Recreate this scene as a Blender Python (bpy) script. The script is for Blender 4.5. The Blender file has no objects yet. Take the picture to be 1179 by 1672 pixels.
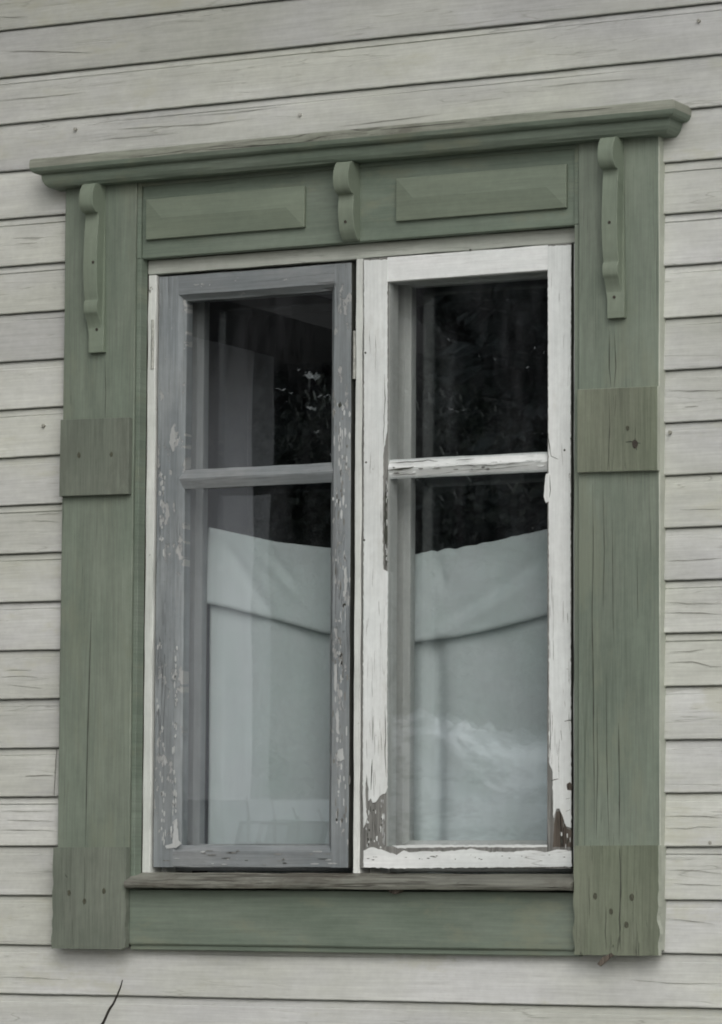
import bpy, bmesh, math, random
from math import radians as R, sin, cos, pi, exp
from mathutils import Vector, noise, geometry
random.seed(11)
S = bpy.context.scene
C = S.collection

# ------------------------------------------------------------------ camera
CAM = Vector((3.62779, -6.92158, -0.07886)); F = 6500.0; W, H = 1179.0, 1672.0
yaw, pit, rol = 0.48162, 0.0937774, 0.0056314
fw = Vector((-sin(yaw)*cos(pit), cos(yaw)*cos(pit), sin(pit)))
rt = Vector((cos(yaw), sin(yaw), 0)); up = rt.cross(fw)
rt, up = rt*cos(rol)+up*sin(rol), up*cos(rol)-rt*sin(rol)
cd = bpy.data.cameras.new('camera'); cam = bpy.data.objects.new('camera', cd); C.objects.link(cam)
cam.location = CAM
from mathutils import Matrix
cam.rotation_euler = Matrix((rt, up, -fw)).transposed().to_euler()
cd.sensor_fit = 'HORIZONTAL'; cd.sensor_width = 36; cd.lens = 36*F/W
cd.clip_start = .05; cd.clip_end = 400
S.camera = cam

# ------------------------------------------------------------------ light
SUN_EL, SUN_AZ = R(40), R(144)          # azimuth measured from +Y towards +X
w = bpy.data.worlds.new('World'); S.world = w; w.use_nodes = True
nt = w.node_tree; bg = nt.nodes['Background']
sk = nt.nodes.new('ShaderNodeTexSky'); sk.sky_type = 'NISHITA'; sk.sun_disc = False
sk.sun_elevation = SUN_EL; sk.sun_rotation = SUN_AZ; sk.dust_density = 4; sk.air_density = 1.3
hs = nt.nodes.new('ShaderNodeHueSaturation'); hs.inputs['Saturation'].default_value = .30
nt.links.new(sk.outputs[0], hs.inputs['Color']); nt.links.new(hs.outputs[0], bg.inputs[0])
bg.inputs[1].default_value = .125
sl = bpy.data.lights.new('sun', 'SUN'); sl.energy = .8; sl.angle = R(75); sl.color = (1, .98, .94)
sun = bpy.data.objects.new('sun', sl); C.objects.link(sun)
sd = Vector((sin(SUN_AZ)*cos(SUN_EL), cos(SUN_AZ)*cos(SUN_EL), sin(SUN_EL)))
sun.rotation_euler = (-sd).to_track_quat('-Z', 'Y').to_euler(); sun.location = (3, -8, 8)
S.view_settings.view_transform = 'Standard'; S.view_settings.look = 'None'
S.view_settings.exposure = 0.02; S.view_settings.gamma = 1
S.render.engine = 'CYCLES'
S.cycles.use_denoising = True; S.cycles.filter_width = 1.9
S.cycles.max_bounces = 8; S.cycles.transparent_max_bounces = 16
S.cycles.caustics_reflective = False; S.cycles.caustics_refractive = False

# ------------------------------------------------------------------ helpers
def at(x, y, Y):
    v = fw + rt*((x-W/2)/F) - up*((y-H/2)/F)
    return CAM + v*((Y-CAM.y)/v.y)
def xz(x, y, Y):
    p = at(x, y, Y); return (p.x, p.z)
def ns(a, b, c=0.0): return noise.noise(Vector((a, b, c)))
def lerp(pts, x):
    if x <= pts[0][0]: return pts[0][1]
    for (a, b), (c, d) in zip(pts, pts[1:]):
        if x <= c:
            t = (x-a)/(c-a); return b+(d-b)*t
    return pts[-1][1]
def tag(o, label=None, cat=None, group=None, kind=None):
    if label: o['label'] = label
    if cat: o['category'] = cat
    if group: o['group'] = group
    if kind: o['kind'] = kind
    return o
def empty(name, loc):
    o = bpy.data.objects.new(name, None); C.objects.link(o); o.location = loc; o.empty_display_size = .1
    return o
ORG = {}
class MB:
    def __init__(s): s.v = []; s.f = []; s.m = []; s.attr = None
    def add(s, vs, fs, mi=0):
        n = len(s.v); s.v += [tuple(p) for p in vs]; s.f += [tuple(i+n for i in f) for f in fs]; s.m += [mi]*len(fs)
    def box(s, x0, x1, y0, y1, z0, z1, mi=0):
        s.add([(x0,y0,z0),(x1,y0,z0),(x1,y1,z0),(x0,y1,z0),(x0,y0,z1),(x1,y0,z1),(x1,y1,z1),(x0,y1,z1)],
              [(0,1,5,4),(1,2,6,5),(2,3,7,6),(3,0,4,7),(4,5,6,7),(3,2,1,0)], mi)
    def sweep(s, prof, axis, a0, a1, n=None, amp=0.0, fr=6, mi=0, seed=0, mis=None):
        """closed profile (x,y) along z or (y,z) along x"""
        n = n or max(2, int(abs(a1-a0)/.02)); k = len(prof); b = len(s.v)
        for i in range(n+1):
            a = a0+(a1-a0)*i/n
            for j, (p, q) in enumerate(prof):
                dp = ns(a*fr, j*3.1+seed, 1.7)*amp; dq = ns(a*fr, j*3.1+seed, 9.2)*amp
                s.v.append((a, p+dp, q+dq) if axis == 'x' else (p+dp, q+dq, a))
        for i in range(n):
            for j in range(k):
                s.f.append((b+i*k+j, b+i*k+(j+1) % k, b+(i+1)*k+(j+1) % k, b+(i+1)*k+j)); s.m.append(mis[j] if mis else mi)
        s.f.append(tuple(b+j for j in range(k))[::-1]); s.m.append(mi)
        s.f.append(tuple(b+n*k+j for j in range(k))); s.m.append(mi)
    def slab(s, poly, y0, y1, mi=0, mside=None):
        """xz outline, front at y0 (towards the camera), back at y1"""
        k = len(poly); b = len(s.v); ms = mi if mside is None else mside
        s.v += [(x, y0, z) for x, z in poly]+[(x, y1, z) for x, z in poly]
        for t in geometry.tessellate_polygon([[Vector((x, z, 0)) for x, z in poly]]):
            s.f.append(tuple(b+i for i in t)); s.m.append(mi)
        for j in range(k):
            s.f.append((b+j, b+(j+1) % k, b+k+(j+1) % k, b+k+j)); s.m.append(ms)
    def ribbon(s, pts, wd, y, mi):
        """tapered thin line on a surface at depth y, pts in xz"""
        n = len(pts); b = len(s.v)
        for i, (x, z) in enumerate(pts):
            a = pts[max(0, i-1)]; c = pts[min(n-1, i+1)]; d = Vector((c[0]-a[0], c[1]-a[1])); d.normalize()
            hw = wd*.5*(max(.12, sin(pi*(i+.3)/(n-.4))**.6))*(1+.6*ns(i*.37, x*9, z*9))
            s.v += [(x-d.y*hw, y, z+d.x*hw), (x+d.y*hw, y, z-d.x*hw)]
        for i in range(n-1):
            s.f.append((b+2*i, b+2*i+1, b+2*i+3, b+2*i+2)); s.m.append(mi)
    def build(s, name, mats, parent=None, smooth=False, bevel=0, org=None):
        o0 = Vector(org) if org else (ORG[parent] if parent else Vector((0, 0, 0)))
        me = bpy.data.meshes.new(name)
        me.from_pydata([(x-o0.x, y-o0.y, z-o0.z) for x, y, z in s.v], [], s.f)
        for m in (mats if isinstance(mats, (list, tuple)) else [mats]): me.materials.append(m)
        me.polygons.foreach_set('material_index', s.m)
        if s.attr:
            a = me.attributes.new('board', 'FLOAT', 'POINT'); a.data.foreach_set('value', s.attr)
        bm = bmesh.new(); bm.from_mesh(me)
        bmesh.ops.recalc_face_normals(bm, faces=bm.faces); bm.to_mesh(me); bm.free()
        if smooth: me.polygons.foreach_set('use_smooth', [True]*len(me.polygons))
        o = bpy.data.objects.new(name, me); C.objects.link(o)
        if parent: o.parent = parent
        else: o.location = o0
        if parent and org: o.location = (0, 0, 0)
        ORG[o] = o0
        if bevel:
            md = o.modifiers.new('bevel', 'BEVEL'); md.width = bevel; md.segments = 2; md.limit_method = 'ANGLE'; md.angle_limit = R(40)
        return o
def wiggle(pts, step=.012, amp=.0015, fr=60, seed=0):
    """resample a polyline and roughen it"""
    out = []
    for (a, b), (c, d) in zip(pts, pts[1:]):
        L = math.hypot(c-a, d-b); n = max(1, int(L/step))
        for i in range(n):
            t = i/n; x = a+(c-a)*t; z = b+(d-b)*t
            out.append((x+ns(z*fr, seed, 3)*amp*2, z+ns(x*fr, seed, 7)*amp*2))
    out.append(pts[-1]); return out
def chrect(a0, a1, b0, b1, c=.0015):
    return [(a0+c, b0), (a1-c, b0), (a1, b0+c), (a1, b1-c), (a1-c, b1), (a0+c, b1), (a0, b1-c), (a0, b0+c)]

# ------------------------------------------------------------------ materials
class NT:
    def __init__(s, name):
        s.m = bpy.data.materials.new(name); s.m.use_nodes = True; s.t = s.m.node_tree
        s.b = s.t.nodes['Principled BSDF']; s.out = s.t.nodes['Material Output']
    def n(s, typ, ins=None, **kw):
        nd = s.t.nodes.new(typ)
        for k, v in kw.items(): setattr(nd, k, v)
        for k, v in (ins or {}).items():
            if isinstance(v, bpy.types.NodeSocket): s.t.links.new(v, nd.inputs[k])
            else: nd.inputs[k].default_value = v
        return nd
    def math(s, op, a, b=0.0, cl=False):
        nd = s.n('ShaderNodeMath', {0: a, 1: b}, operation=op); nd.use_clamp = cl; return nd.outputs[0]
    def noise(s, vec, scale=1.0, detail=2.0, rough=.5, dist=0.0):
        return s.n('ShaderNodeTexNoise', {'Vector': vec, 'Scale': scale, 'Detail': detail, 'Roughness': rough, 'Distortion': dist}).outputs[0]
    def ramp(s, v, a, b, lo=0.0, hi=1.0):
        return s.n('ShaderNodeMapRange', {0: v, 1: a, 2: b, 3: lo, 4: hi}, interpolation_type='SMOOTHSTEP').outputs[0]
    def mix(s, f, a, b, mode='MIX'):
        nd = s.n('ShaderNodeMix', data_type='RGBA', blend_type=mode)
        for i, v in ((0, f), (6, a), (7, b)):
            if isinstance(v, bpy.types.NodeSocket): s.t.links.new(v, nd.inputs[i])
            elif i: nd.inputs[i].default_value = (*v, 1)
            else: nd.inputs[i].default_value = v
        return nd.outputs[2]
    def coords(s, attr=False):
        tc = s.n('ShaderNodeTexCoord').outputs['Object']
        if attr:
            r = s.n('ShaderNodeAttribute', attribute_name='board').outputs['Fac']; off = s.math('MULTIPLY', r, 3.73)
        else:
            r = s.n('ShaderNodeObjectInfo').outputs['Random']; off = s.math('MULTIPLY', r, 37.0)
        cmb = s.n('ShaderNodeCombineXYZ', {1: off}).outputs[0]
        return s.n('ShaderNodeVectorMath', {0: tc, 1: cmb}, operation='ADD').outputs[0], r
    def sc(s, vec, x, y, z):
        return s.n('ShaderNodeVectorMath', {0: vec, 1: (x, y, z)}, operation='MULTIPLY').outputs[0]
def painted(name, base, alt, grain='z', dark=(.035, .033, .028), crack=.6, thr=.5, cw=.012, gvar=.12, var=.6,
            fleck=0.0, fcol=(.3, .3, .3), fscale=60, rough=.62, attr=False, bump=.25, cross=42, lowz=3.0, stain=None, along=2.1, tone=.10):
    g = NT(name); P, rnd = g.coords(attr)
    al = lambda a, c: g.sc(P, a if grain == 'x' else c, 1, c if grain == 'x' else a)
    big = g.noise(g.sc(P, lowz if grain == 'x' else lowz*2.2, 1, lowz*2.2 if grain == 'x' else lowz), 1, 4, .6)
    col = g.mix(g.math('MULTIPLY', g.ramp(big, .35, .68), var), base, alt)
    fine = g.noise(al(9, 260), 1, 5, .65)
    mid = g.noise(al(2.5, 30), 1, 3, .6)
    br = g.math('ADD', g.ramp(fine, .25, .75, 1-gvar, 1+gvar), g.ramp(mid, .3, .7, -gvar*.5, gvar*.5))
    mott = g.noise(P, 55, 5, .7)
    br = g.math('MULTIPLY', br, g.ramp(g.noise(al(2.2, 7), 1, 5, .65), .30, .70, 1-tone, 1+tone))
    br = g.math('MULTIPLY', br, g.ramp(mott, .2, .8, .94, 1.06))
    if attr: br = g.math('MULTIPLY', br, g.ramp(g.noise(g.sc(P, .01, 1, .01), 7, 0), .3, .7, .93, 1.07))
    bc = g.n('ShaderNodeCombineColor', {0: br, 1: br, 2: br}).outputs[0]
    col = g.mix(1.0, col, bc, 'MULTIPLY')
    # long drying cracks: contour lines of a stretched noise
    cn = g.noise(al(along, cross), 1, 2.5, .55, .25)
    ca = g.math('ABSOLUTE', g.math('SUBTRACT', cn, .5))
    area = g.ramp(g.noise(al(2.8, 11), 1, 2, .5), thr, thr+.12)
    ck = g.math('MULTIPLY', g.ramp(ca, cw, 0.0), area)
    cn2 = g.noise(al(7, cross*3.2), 1, 2, .5, .1)
    ck2 = g.math('MULTIPLY', g.ramp(g.math('ABSOLUTE', g.math('SUBTRACT', cn2, .5)), cw*1.1, 0.0), g.math('MULTIPLY', area, .45))
    ck = g.math('MAXIMUM', ck, ck2)
    col = g.mix(g.math('MULTIPLY', ck, crack), col, dark)
    ht = g.math('ADD', g.math('MULTIPLY', ck, -1.0), g.math('MULTIPLY', fine, .22))
    ht = g.math('ADD', ht, g.math('MULTIPLY', mott, .12))
    if stain:
        st = g.noise(al(3.5, 9), 1, 6, .7); col = g.mix(g.math('MULTIPLY', g.ramp(st, stain[1], stain[1]+.14), stain[2]), col, stain[0])
    if fleck:
        fn = g.noise(al(fscale*.45, fscale), 1, 9, .68); fm = g.ramp(fn, fleck, fleck+.025)
        col = g.mix(fm, col, fcol); ht = g.math('ADD', ht, g.math('MULTIPLY', fm, -.6))
    g.t.links.new(col, g.b.inputs['Base Color'])
    bp = g.n('ShaderNodeBump', {'Strength': bump, 'Distance': .004, 'Height': ht})
    g.t.links.new(bp.outputs[0], g.b.inputs['Normal'])
    g.b.inputs['Roughness'].default_value = rough; g.b.inputs['Specular IOR Level'].default_value = .35
    return g.m
def plain(name, col, rough=.7, var=.15, sc=30, metal=0, bump=.2):
    g = NT(name); P, _ = g.coords()
    nz = g.noise(P, sc, 5, .65); b = g.ramp(nz, .25, .75, 1-var, 1+var)
    c = g.mix(1.0, col, g.n('ShaderNodeCombineColor', {0: b, 1: b, 2: b}).outputs[0], 'MULTIPLY')
    g.t.links.new(c, g.b.inputs['Base Color']); g.b.inputs['Roughness'].default_value = rough; g.b.inputs['Metallic'].default_value = metal
    g.t.links.new(g.n('ShaderNodeBump', {'Strength': bump, 'Distance': .01, 'Height': nz}).outputs[0], g.b.inputs['Normal'])
    return g.m
WH = (.68, .715, .71)
M = {}
M['siding'] = painted('siding_paint', (.50, .515, .47), (.53, .54, .54), 'x', dark=(.24, .24, .21), crack=.38, thr=.46, cw=.010, gvar=.085, var=.9,
                      attr=True, bump=.3, cross=40, lowz=1.6, stain=((.47, .475, .38), .55, .5))
M['green_z'] = painted('green_paint_upright', (.155, .19, .152), (.205, .234, .192), 'z', dark=(.04, .05, .035), crack=.45, thr=.48, cw=.008, along=.7, gvar=.13,
                       bump=.25, cross=60, stain=((.205, .228, .17), .50, .42))
M['green_x'] = painted('green_paint_level', (.142, .18, .142), (.185, .216, .18), 'x', dark=(.03, .04, .028), crack=.4, thr=.6, cw=.006, gvar=.11,
                       bump=.2, cross=60, stain=((.215, .23, .165), .52, .55))
M['green_old'] = painted('worn_green_paint', (.155, .18, .13), (.185, .20, .155), 'z', dark=(.035, .04, .03), crack=.6, thr=.46, cw=.010, gvar=.15,
                         bump=.45, cross=50, stain=((.115, .125, .095), .55, .6))
M['green_grey'] = painted('grey_worn_green_paint', (.145, .168, .137), (.18, .198, .165), 'z', dark=(.035, .04, .03), crack=.4, thr=.5, cw=.010, gvar=.16, bump=.45, cross=50, stain=((.11, .12, .10), .52, .5))
M['green_pale'] = painted('pale_green_paint', (.185, .225, .175), (.215, .25, .195), 'z', crack=.2, thr=.6, gvar=.07, bump=.2)  # paler green, used on the brackets
M['panel'] = painted('panel_green_paint', (.165, .20, .155), (.19, .222, .168), 'x', crack=.2, thr=.6, gvar=.07, bump=.2)
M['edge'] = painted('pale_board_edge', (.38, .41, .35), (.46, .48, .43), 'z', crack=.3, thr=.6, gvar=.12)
M['capwood'] = painted('weathered_cap_wood', (.24, .26, .215), (.31, .315, .275), 'x', crack=.7, thr=.42, cw=.014, gvar=.2, stain=((.12, .115, .095), .52, .6), bump=.5)
M['silwood'] = painted('weathered_sill_wood', (.17, .175, .15), (.27, .27, .24), 'x', dark=(.05, .045, .035), crack=.8, thr=.36, cw=.025, gvar=.25, bump=.7,
                       stain=((.085, .075, .06), .5, .7), cross=70)
M['white'] = painted('white_paint', WH, (.70, .72, .71), 'z', dark=(.30, .30, .28), crack=.4, thr=.58, cw=.007, gvar=.06, bump=.3, stain=((.50, .50, .46), .56, .35), fleck=.68, fcol=(.30, .30, .28), fscale=45)
M['white_x'] = painted('white_paint_level', WH, (.79, .80, .80), 'x', dark=(.28, .28, .26), crack=.5, thr=.50, cw=.009, gvar=.06, bump=.3, stain=((.50, .50, .46), .56, .35), fleck=.67, fcol=(.28, .28, .26), fscale=45)
M['frame'] = painted('frame_paint', (.60, .63, .60), (.67, .69, .67), 'z', dark=(.15, .15, .13), crack=.5, thr=.52, cw=.009, gvar=.07, bump=.25, fleck=.67, fcol=(.2, .2, .18))
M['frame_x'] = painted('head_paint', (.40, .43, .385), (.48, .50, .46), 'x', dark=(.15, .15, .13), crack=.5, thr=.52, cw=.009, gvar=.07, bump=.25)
M['grey'] = painted('grey_primer', (.202, .226, .238), (.262, .280, .285), 'z', dark=(.09, .09, .095), crack=.5, thr=.5, cw=.014, gvar=.17, bump=.6, fleck=.585, fcol=(.34, .35, .35), fscale=45, lowz=5)
M['grey_x'] = painted('grey_primer_level', (.198, .221, .232), (.26, .27, .275), 'x', dark=(.06, .06, .06), crack=.6, thr=.48, cw=.016, gvar=.14, bump=.5, fleck=.65, fcol=(.3, .31, .31), fscale=70, lowz=5)
M['bare'] = painted('bare_grey_wood', (.185, .188, .178), (.24, .24, .228), 'z', dark=(.07, .068, .06), crack=.6, thr=.4, cw=.02, gvar=.25, bump=.6)
M['brown'] = painted('rotten_brown_wood', (.095, .08, .065), (.135, .115, .095), 'z', dark=(.02, .018, .015), crack=.8, thr=.35, cw=.03, gvar=.3, bump=.8)
M['inner'] = painted('inner_sash_paint', (.22, .235, .24), (.27, .285, .29), 'z', crack=.2, thr=.6, gvar=.08, bump=.1)
M['inner_white'] = painted('inner_white_sash_paint', (.45, .47, .455), (.50, .52, .51), 'z', crack=.2, thr=.6, gvar=.06, bump=.1)
M['rust_light'] = plain('stained_nail_hole', (.075, .078, .055), .9, .4, 200)
M['flake'] = painted('flaked_white_paint', (.48, .50, .50), (.31, .32, .32), 'z', crack=.3, thr=.5, gvar=.08, bump=.3)
M['crack'] = plain('dirt_and_gap_shade', (.05, .054, .044), .9, .3)
M['sidecrack'] = plain('dirt_in_siding_crack', (.17, .17, .145), .9, .3)
M['rust'] = plain('rusty_nail', (.045, .038, .03), .8, .4, 200)
M['iron'] = plain('old_painted_iron', (.36, .37, .34), .6, .3, 90)
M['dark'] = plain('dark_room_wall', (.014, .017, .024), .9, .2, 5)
M['twig'] = plain('dark_bark', (.018, .015, .012), .8, .4, 120)
M['core'] = plain('wall_timber', (.09, .075, .055), .9, .3, 20)
def cloth():
    g = NT('cotton_cloth'); P, _ = g.coords()
    nz = g.noise(P, 9, 4, .6); wv = g.noise(g.sc(P, 900, 900, 900), 1, 2)
    col = g.mix(g.ramp(nz, .3, .7), (.77, .86, .855), (.81, .87, .885))
    g.t.links.new(col, g.b.inputs['Base Color']); g.b.inputs['Roughness'].default_value = .95
    g.b.inputs['Specular IOR Level'].default_value = .1
    g.t.links.new(g.n('ShaderNodeBump', {'Strength': .15, 'Distance': .001, 'Height': g.math('ADD', nz, wv)}).outputs[0], g.b.inputs['Normal'])
    tl = g.n('ShaderNodeBsdfTranslucent', {'Color': (.8, .84, .82, 1)}).outputs[0]
    g.t.links.new(g.n('ShaderNodeMixShader', {0: .10, 1: g.b.outputs[0], 2: tl}).outputs[0], g.out.inputs[0])
    return g.m
M['cloth'] = cloth()
def glass():
    g = NT('window_glass'); P, _ = g.coords()
    t = g.t; t.nodes.remove(g.b)
    wav = g.noise(g.sc(P, 5, 5, 2.2), 1, 1.5)
    bp = g.n('ShaderNodeBump', {'Strength': .05, 'Distance': .004, 'Height': wav}).outputs[0]
    tr = g.n('ShaderNodeBsdfTransparent', {'Color': (.992, 1, 1, 1)}).outputs[0]
    gl = g.n('ShaderNodeBsdfGlossy', {'Color': (.93, .97, 1, 1), 'Roughness': .0, 'Normal': bp}).outputs[0]
    bf = g.n('ShaderNodeNewGeometry').outputs['Backfacing']
    fr = g.n('ShaderNodeFresnel', {'IOR': g.ramp(bf, 0, 1, 1.87, 1/1.87)}).outputs[0]     # the far face of a pane reflects as the near one
    mx = g.n('ShaderNodeMixShader', {0: fr, 1: tr, 2: gl}).outputs[0]
    df = g.n('ShaderNodeBsdfDiffuse', {'Color': (.45, .46, .50, 1)}).outputs[0]
    spots = g.ramp(g.noise(P, 26, 8, .75), .66, .84, 0, .10)
    streak = g.ramp(g.noise(g.sc(P, 16, 1, 3.5), 1, 6, .7), .40, .78, .0, .022)
    dm = g.math('ADD', spots, streak)
    mx2 = g.n('ShaderNodeMixShader', {0: dm, 1: mx, 2: df}).outputs[0]
    t.links.new(mx2, g.out.inputs[0]); return g.m
M['glass'] = glass()

# ------------------------------------------------------------------ ground and setting outside
GZ = -1.65
def ground():
    g = NT('winter_grass'); P, _ = g.coords()
    a = g.noise(P, .5, 8, .65); b = g.noise(P, 14, 6, .7)
    grass = g.mix(g.ramp(b, .3, .7), (.09, .085, .05), (.17, .16, .10))
    col = g.mix(g.ramp(a, .50, .56), grass, (.62, .64, .66))
    g.t.links.new(col, g.b.inputs['Base Color']); g.b.inputs['Roughness'].default_value = .9
    g.t.links.new(g.n('ShaderNodeBump', {'Strength': .6, 'Distance': .05, 'Height': b}).outputs[0], g.b.inputs['Normal'])
    me = bpy.data.meshes.new('ground'); n = 60
    vs = []; fs = []
    for j in range(n+1):
        for i in range(n+1):
            x = (i/n*2-1); y = (j/n*2-1); x = 160*x*abs(x); y = 160*y*abs(y)
            d = max(0, math.hypot(x, y)-8); vs.append((x, y, GZ+ns(x*.1, y*.1)*min(.6, d*.02)))
    for j in range(n):
        for i in range(n): fs.append((j*(n+1)+i, j*(n+1)+i+1, (j+1)*(n+1)+i+1, (j+1)*(n+1)+i))
    me.from_pydata(vs, [], fs); me.materials.append(g.m); o = bpy.data.objects.new('ground', me); C.objects.link(o)
    tag(o, kind='structure')
ground()
def snow_bank():
    b = MB(); nx, ny = 110, 90; x0, x1, y0, y1 = -2.66, -.75, -5.6, -3.7
    for j in range(ny+1):
        for i in range(nx+1):
            u = i/nx; v = j/ny; x = x0+(x1-x0)*u; y = y0+(y1-y0)*v
            e = min(1, u*5, (1-u)*4)**.6*sin(pi*v)**.75
            z = GZ-.1+2.12*e+.16*ns(x*2.1, y*1.1)*e
            z += (.10*ns(x*5, y*5, 2)+.07*abs(ns(x*11, y*11, 5))+.035*ns(x*24, y*24, 8))*min(1, e*2)
            b.v.append((x+.06*ns(x*9, y*7, 20), y+.16*ns(x*6, y*5, 30)+.05*ns(x*17, y*15, z*8), z))
    for j in range(ny):
        for i in range(nx): b.f.append((j*(nx+1)+i, j*(nx+1)+i+1, (j+1)*(nx+1)+i+1, (j+1)*(nx+1)+i)); b.m.append(0)
    g = NT('old_snow'); P, _ = g.coords(); a = g.noise(g.sc(P, 1, 1, 2.6), 4.2, 7, .7)
    g.t.links.new(g.mix(g.ramp(a, .46, .56), (.88, .90, .92), (.30, .32, .33)), g.b.inputs['Base Color']); g.b.inputs['Roughness'].default_value = .8
    g.t.links.new(g.n('ShaderNodeBump', {'Strength': .6, 'Distance': .1, 'Height': a}).outputs[0], g.b.inputs['Normal'])
    tag(b.build('snow_bank', g.m, smooth=True), kind='structure')
snow_bank()
def shed():
    r = empty('garden_shed', (-3.3, -5.3, GZ)); ORG[r] = Vector((-3.3, -5.3, GZ))
    tag(r, 'low white shed with three small windows in a face tilted to catch the sky, mirrored at the foot of the grey sash', 'shed')
    zr = lambda y: .235-(y+5.75)*2.2                # shed face, tilted towards the house to catch more sky light
    b = MB(); b.box(-3.95, -3.02, -6.10, -5.45, GZ, -.56); b.build('wall', painted('shed_white_paint', (.82, .84, .84), (.78, .80, .80), 'x', gvar=.03, crack=.2, bump=.1), r)
    b = MB(); b.sweep([(-5.75, zr(-5.75)), (-5.41, zr(-5.41)), (-5.43, zr(-5.41)-.03), (-5.80, -.55), (-5.80, .235)], 'x', -3.97, -3.0, 2)
    b.build('roof', plain('sky_catching_sheet', (.86, .88, .88), .4, .05, 12, .65, .05), r)  # metallic, added to lift the brightness of its reflection
    def hit(px, py):
        lo, hi = 5.3, 5.82
        for _ in range(30):
            m = (lo+hi)/2
            if at(px, py, m).z > zr(.046-m): lo = m
            else: hi = m
        p = at(px, py, m); return Vector((p.x, .046-m, zr(.046-m)))
    for (a, c, col) in (((392, 1342), (438, 1381), (.6, .63, .63)), ((442, 1340), (486, 1380), (.03, .04, .04)), ((490, 1342), (530, 1379), (.22, .24, .24))):
        p = hit(*a); q = hit(*c); e = .018; n = Vector((0, .91, .41))*.006
        def quad(x0, x1, t0, t1, lift, b):
            f = lambda x, t: Vector((x, p.y+(q.y-p.y)*t, p.z+(q.z-p.z)*t))
            v = [f(x0, t0), f(x1, t0), f(x1, t1), f(x0, t1)]; b.add([w_+n*lift for w_ in v]+[w_-n*.5 for w_ in v], [(0, 1, 2, 3), (0, 4, 5, 1), (1, 5, 6, 2), (2, 6, 7, 3), (3, 7, 4, 0)])
        b = MB(); tt = .12
        for u in ((p.x, q.x, 0, tt), (p.x, q.x, 1-tt, 1), (p.x, p.x+e, tt, 1-tt), (q.x-e, q.x, tt, 1-tt)): quad(*u, 1, b)
        f = b.build('window', plain('dark_frame', (.03, .035, .035), .6), r)
        b = MB(); quad(p.x+e, q.x-e, tt, 1-tt, .4, b); b.build('pane', plain('shed_pane', col, .4, .3, 14), f)
shed()
def crown_mesh(name, h, rad, kind, seed, mats):
    rnd = random.Random(seed); b = MB()
    if kind == 'spruce':
        n = 9000
        for i in range(n):
            t = rnd.random()**.8; z = h*(.06+.94*t); R0 = rad*(1-t)**.85+.05
            a = rnd.random()*2*pi; tier = .75+.25*sin(z*9+a*2); rr = R0*tier*(rnd.random()**.45)
            x = rr*cos(a); y = rr*sin(a); z -= rr*.35; s = .05+.11*rnd.random()
            dx, dy = cos(a+rnd.uniform(-.7, .7))*s*1.7, sin(a+rnd.uniform(-.7, .7))*s*1.7
            b.add([(x, y, z), (x+dx*.5-dy*.28, y+dy*.5+dx*.28, z+rnd.uniform(-.06, .08)), (x+dx, y+dy, z-s*rnd.uniform(.1, .8)), (x+dx*.5+dy*.28, y+dy*.5-dx*.28, z-.08)], [(0, 1, 2, 3)], rnd.random() < .3)
    else:
        cl = [(rnd.gauss(0, .5)*rad, rnd.gauss(0, .5)*rad, h*(.60+.37*rnd.random()), rnd.uniform(.3, .7)*rad) for _ in range(30)]
        for i in range(9000):
            c = rnd.choice(cl); v = Vector((rnd.gauss(0, 1), rnd.gauss(0, 1), rnd.gauss(0, .8))); v.normalize(); v *= c[3]*rnd.random()**.4
            s = rnd.uniform(.012, .038); p = Vector(c[:3])+v
            d = Vector((rnd.gauss(0, 1), rnd.gauss(0, 1), rnd.gauss(0, 1))).normalized()*s; e = d.orthogonal().normalized()*s*.7
            b.add([p-d, p+e, p+d, p-e], [(0, 1, 2, 3)], rnd.random() < .5)
    me_o = b
    return me_o
leafA = plain('dark_needles', (.022, .032, .024), .7, .4, 3); leafB = plain('lit_needles', (.11, .13, .12), .7, .4, 3)
leafC = plain('dark_leaves', (.045, .06, .045), .5, .4, 3); leafD = plain('lit_leaves', (.10, .12, .11), .6, .3, 3)  # lit look of leaves and needles put into the lighter colours
bark = plain('dark_trunk_bark', (.03, .027, .025), .9, .4, 8)
def trunk_mb(h, r0):
    b = MB(); n = 12
    for i in range(n+1):
        t = i/n; r = r0*(1-t*.93)
        for j in range(8): b.v.append((r*cos(j*pi/4)+.12*ns(t*3, 1)*t, r*sin(j*pi/4)+.12*ns(t*3, 5)*t, h*t))
    for i in range(n):
        for j in range(8): b.f.append((i*8+j, i*8+(j+1) % 8, (i+1)*8+(j+1) % 8, (i+1)*8+j)); b.m.append(0)
    return b
protos = {}
def tree(kind, variant, x, y, s, rz, label, group=None, name=None):
    nm = name or ('spruce_tree' if kind == 'spruce' else 'leafy_tree')
    key = (kind, variant)
    if key not in protos:
        h, rad = ((11, 2.4) if kind == 'spruce' else (4.1, .50))
        r = empty(nm, (0, 0, 0)); ORG[r] = Vector((0, 0, 0))
        crown_mesh('crown', h, rad, kind, 50+variant, None).build('crown', [leafA, leafB] if kind == 'spruce' else [leafC, leafD], r)
        trunk_mb(h*.96, .17 if kind == 'spruce' else .04).build('trunk', bark, r)
        protos[key] = r
    else:
        src = protos[key]; r = src.copy(); C.objects.link(r)
        for ch in list(src.children):
            c = ch.copy(); C.objects.link(c); c.parent = r
    r.location = (x, y, GZ-.1); r.rotation_euler = (0, 0, rz); r.scale = (s, s, s)
    tag(r, label, 'tree', group); return r
rr = random.Random(4); k = 0
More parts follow.
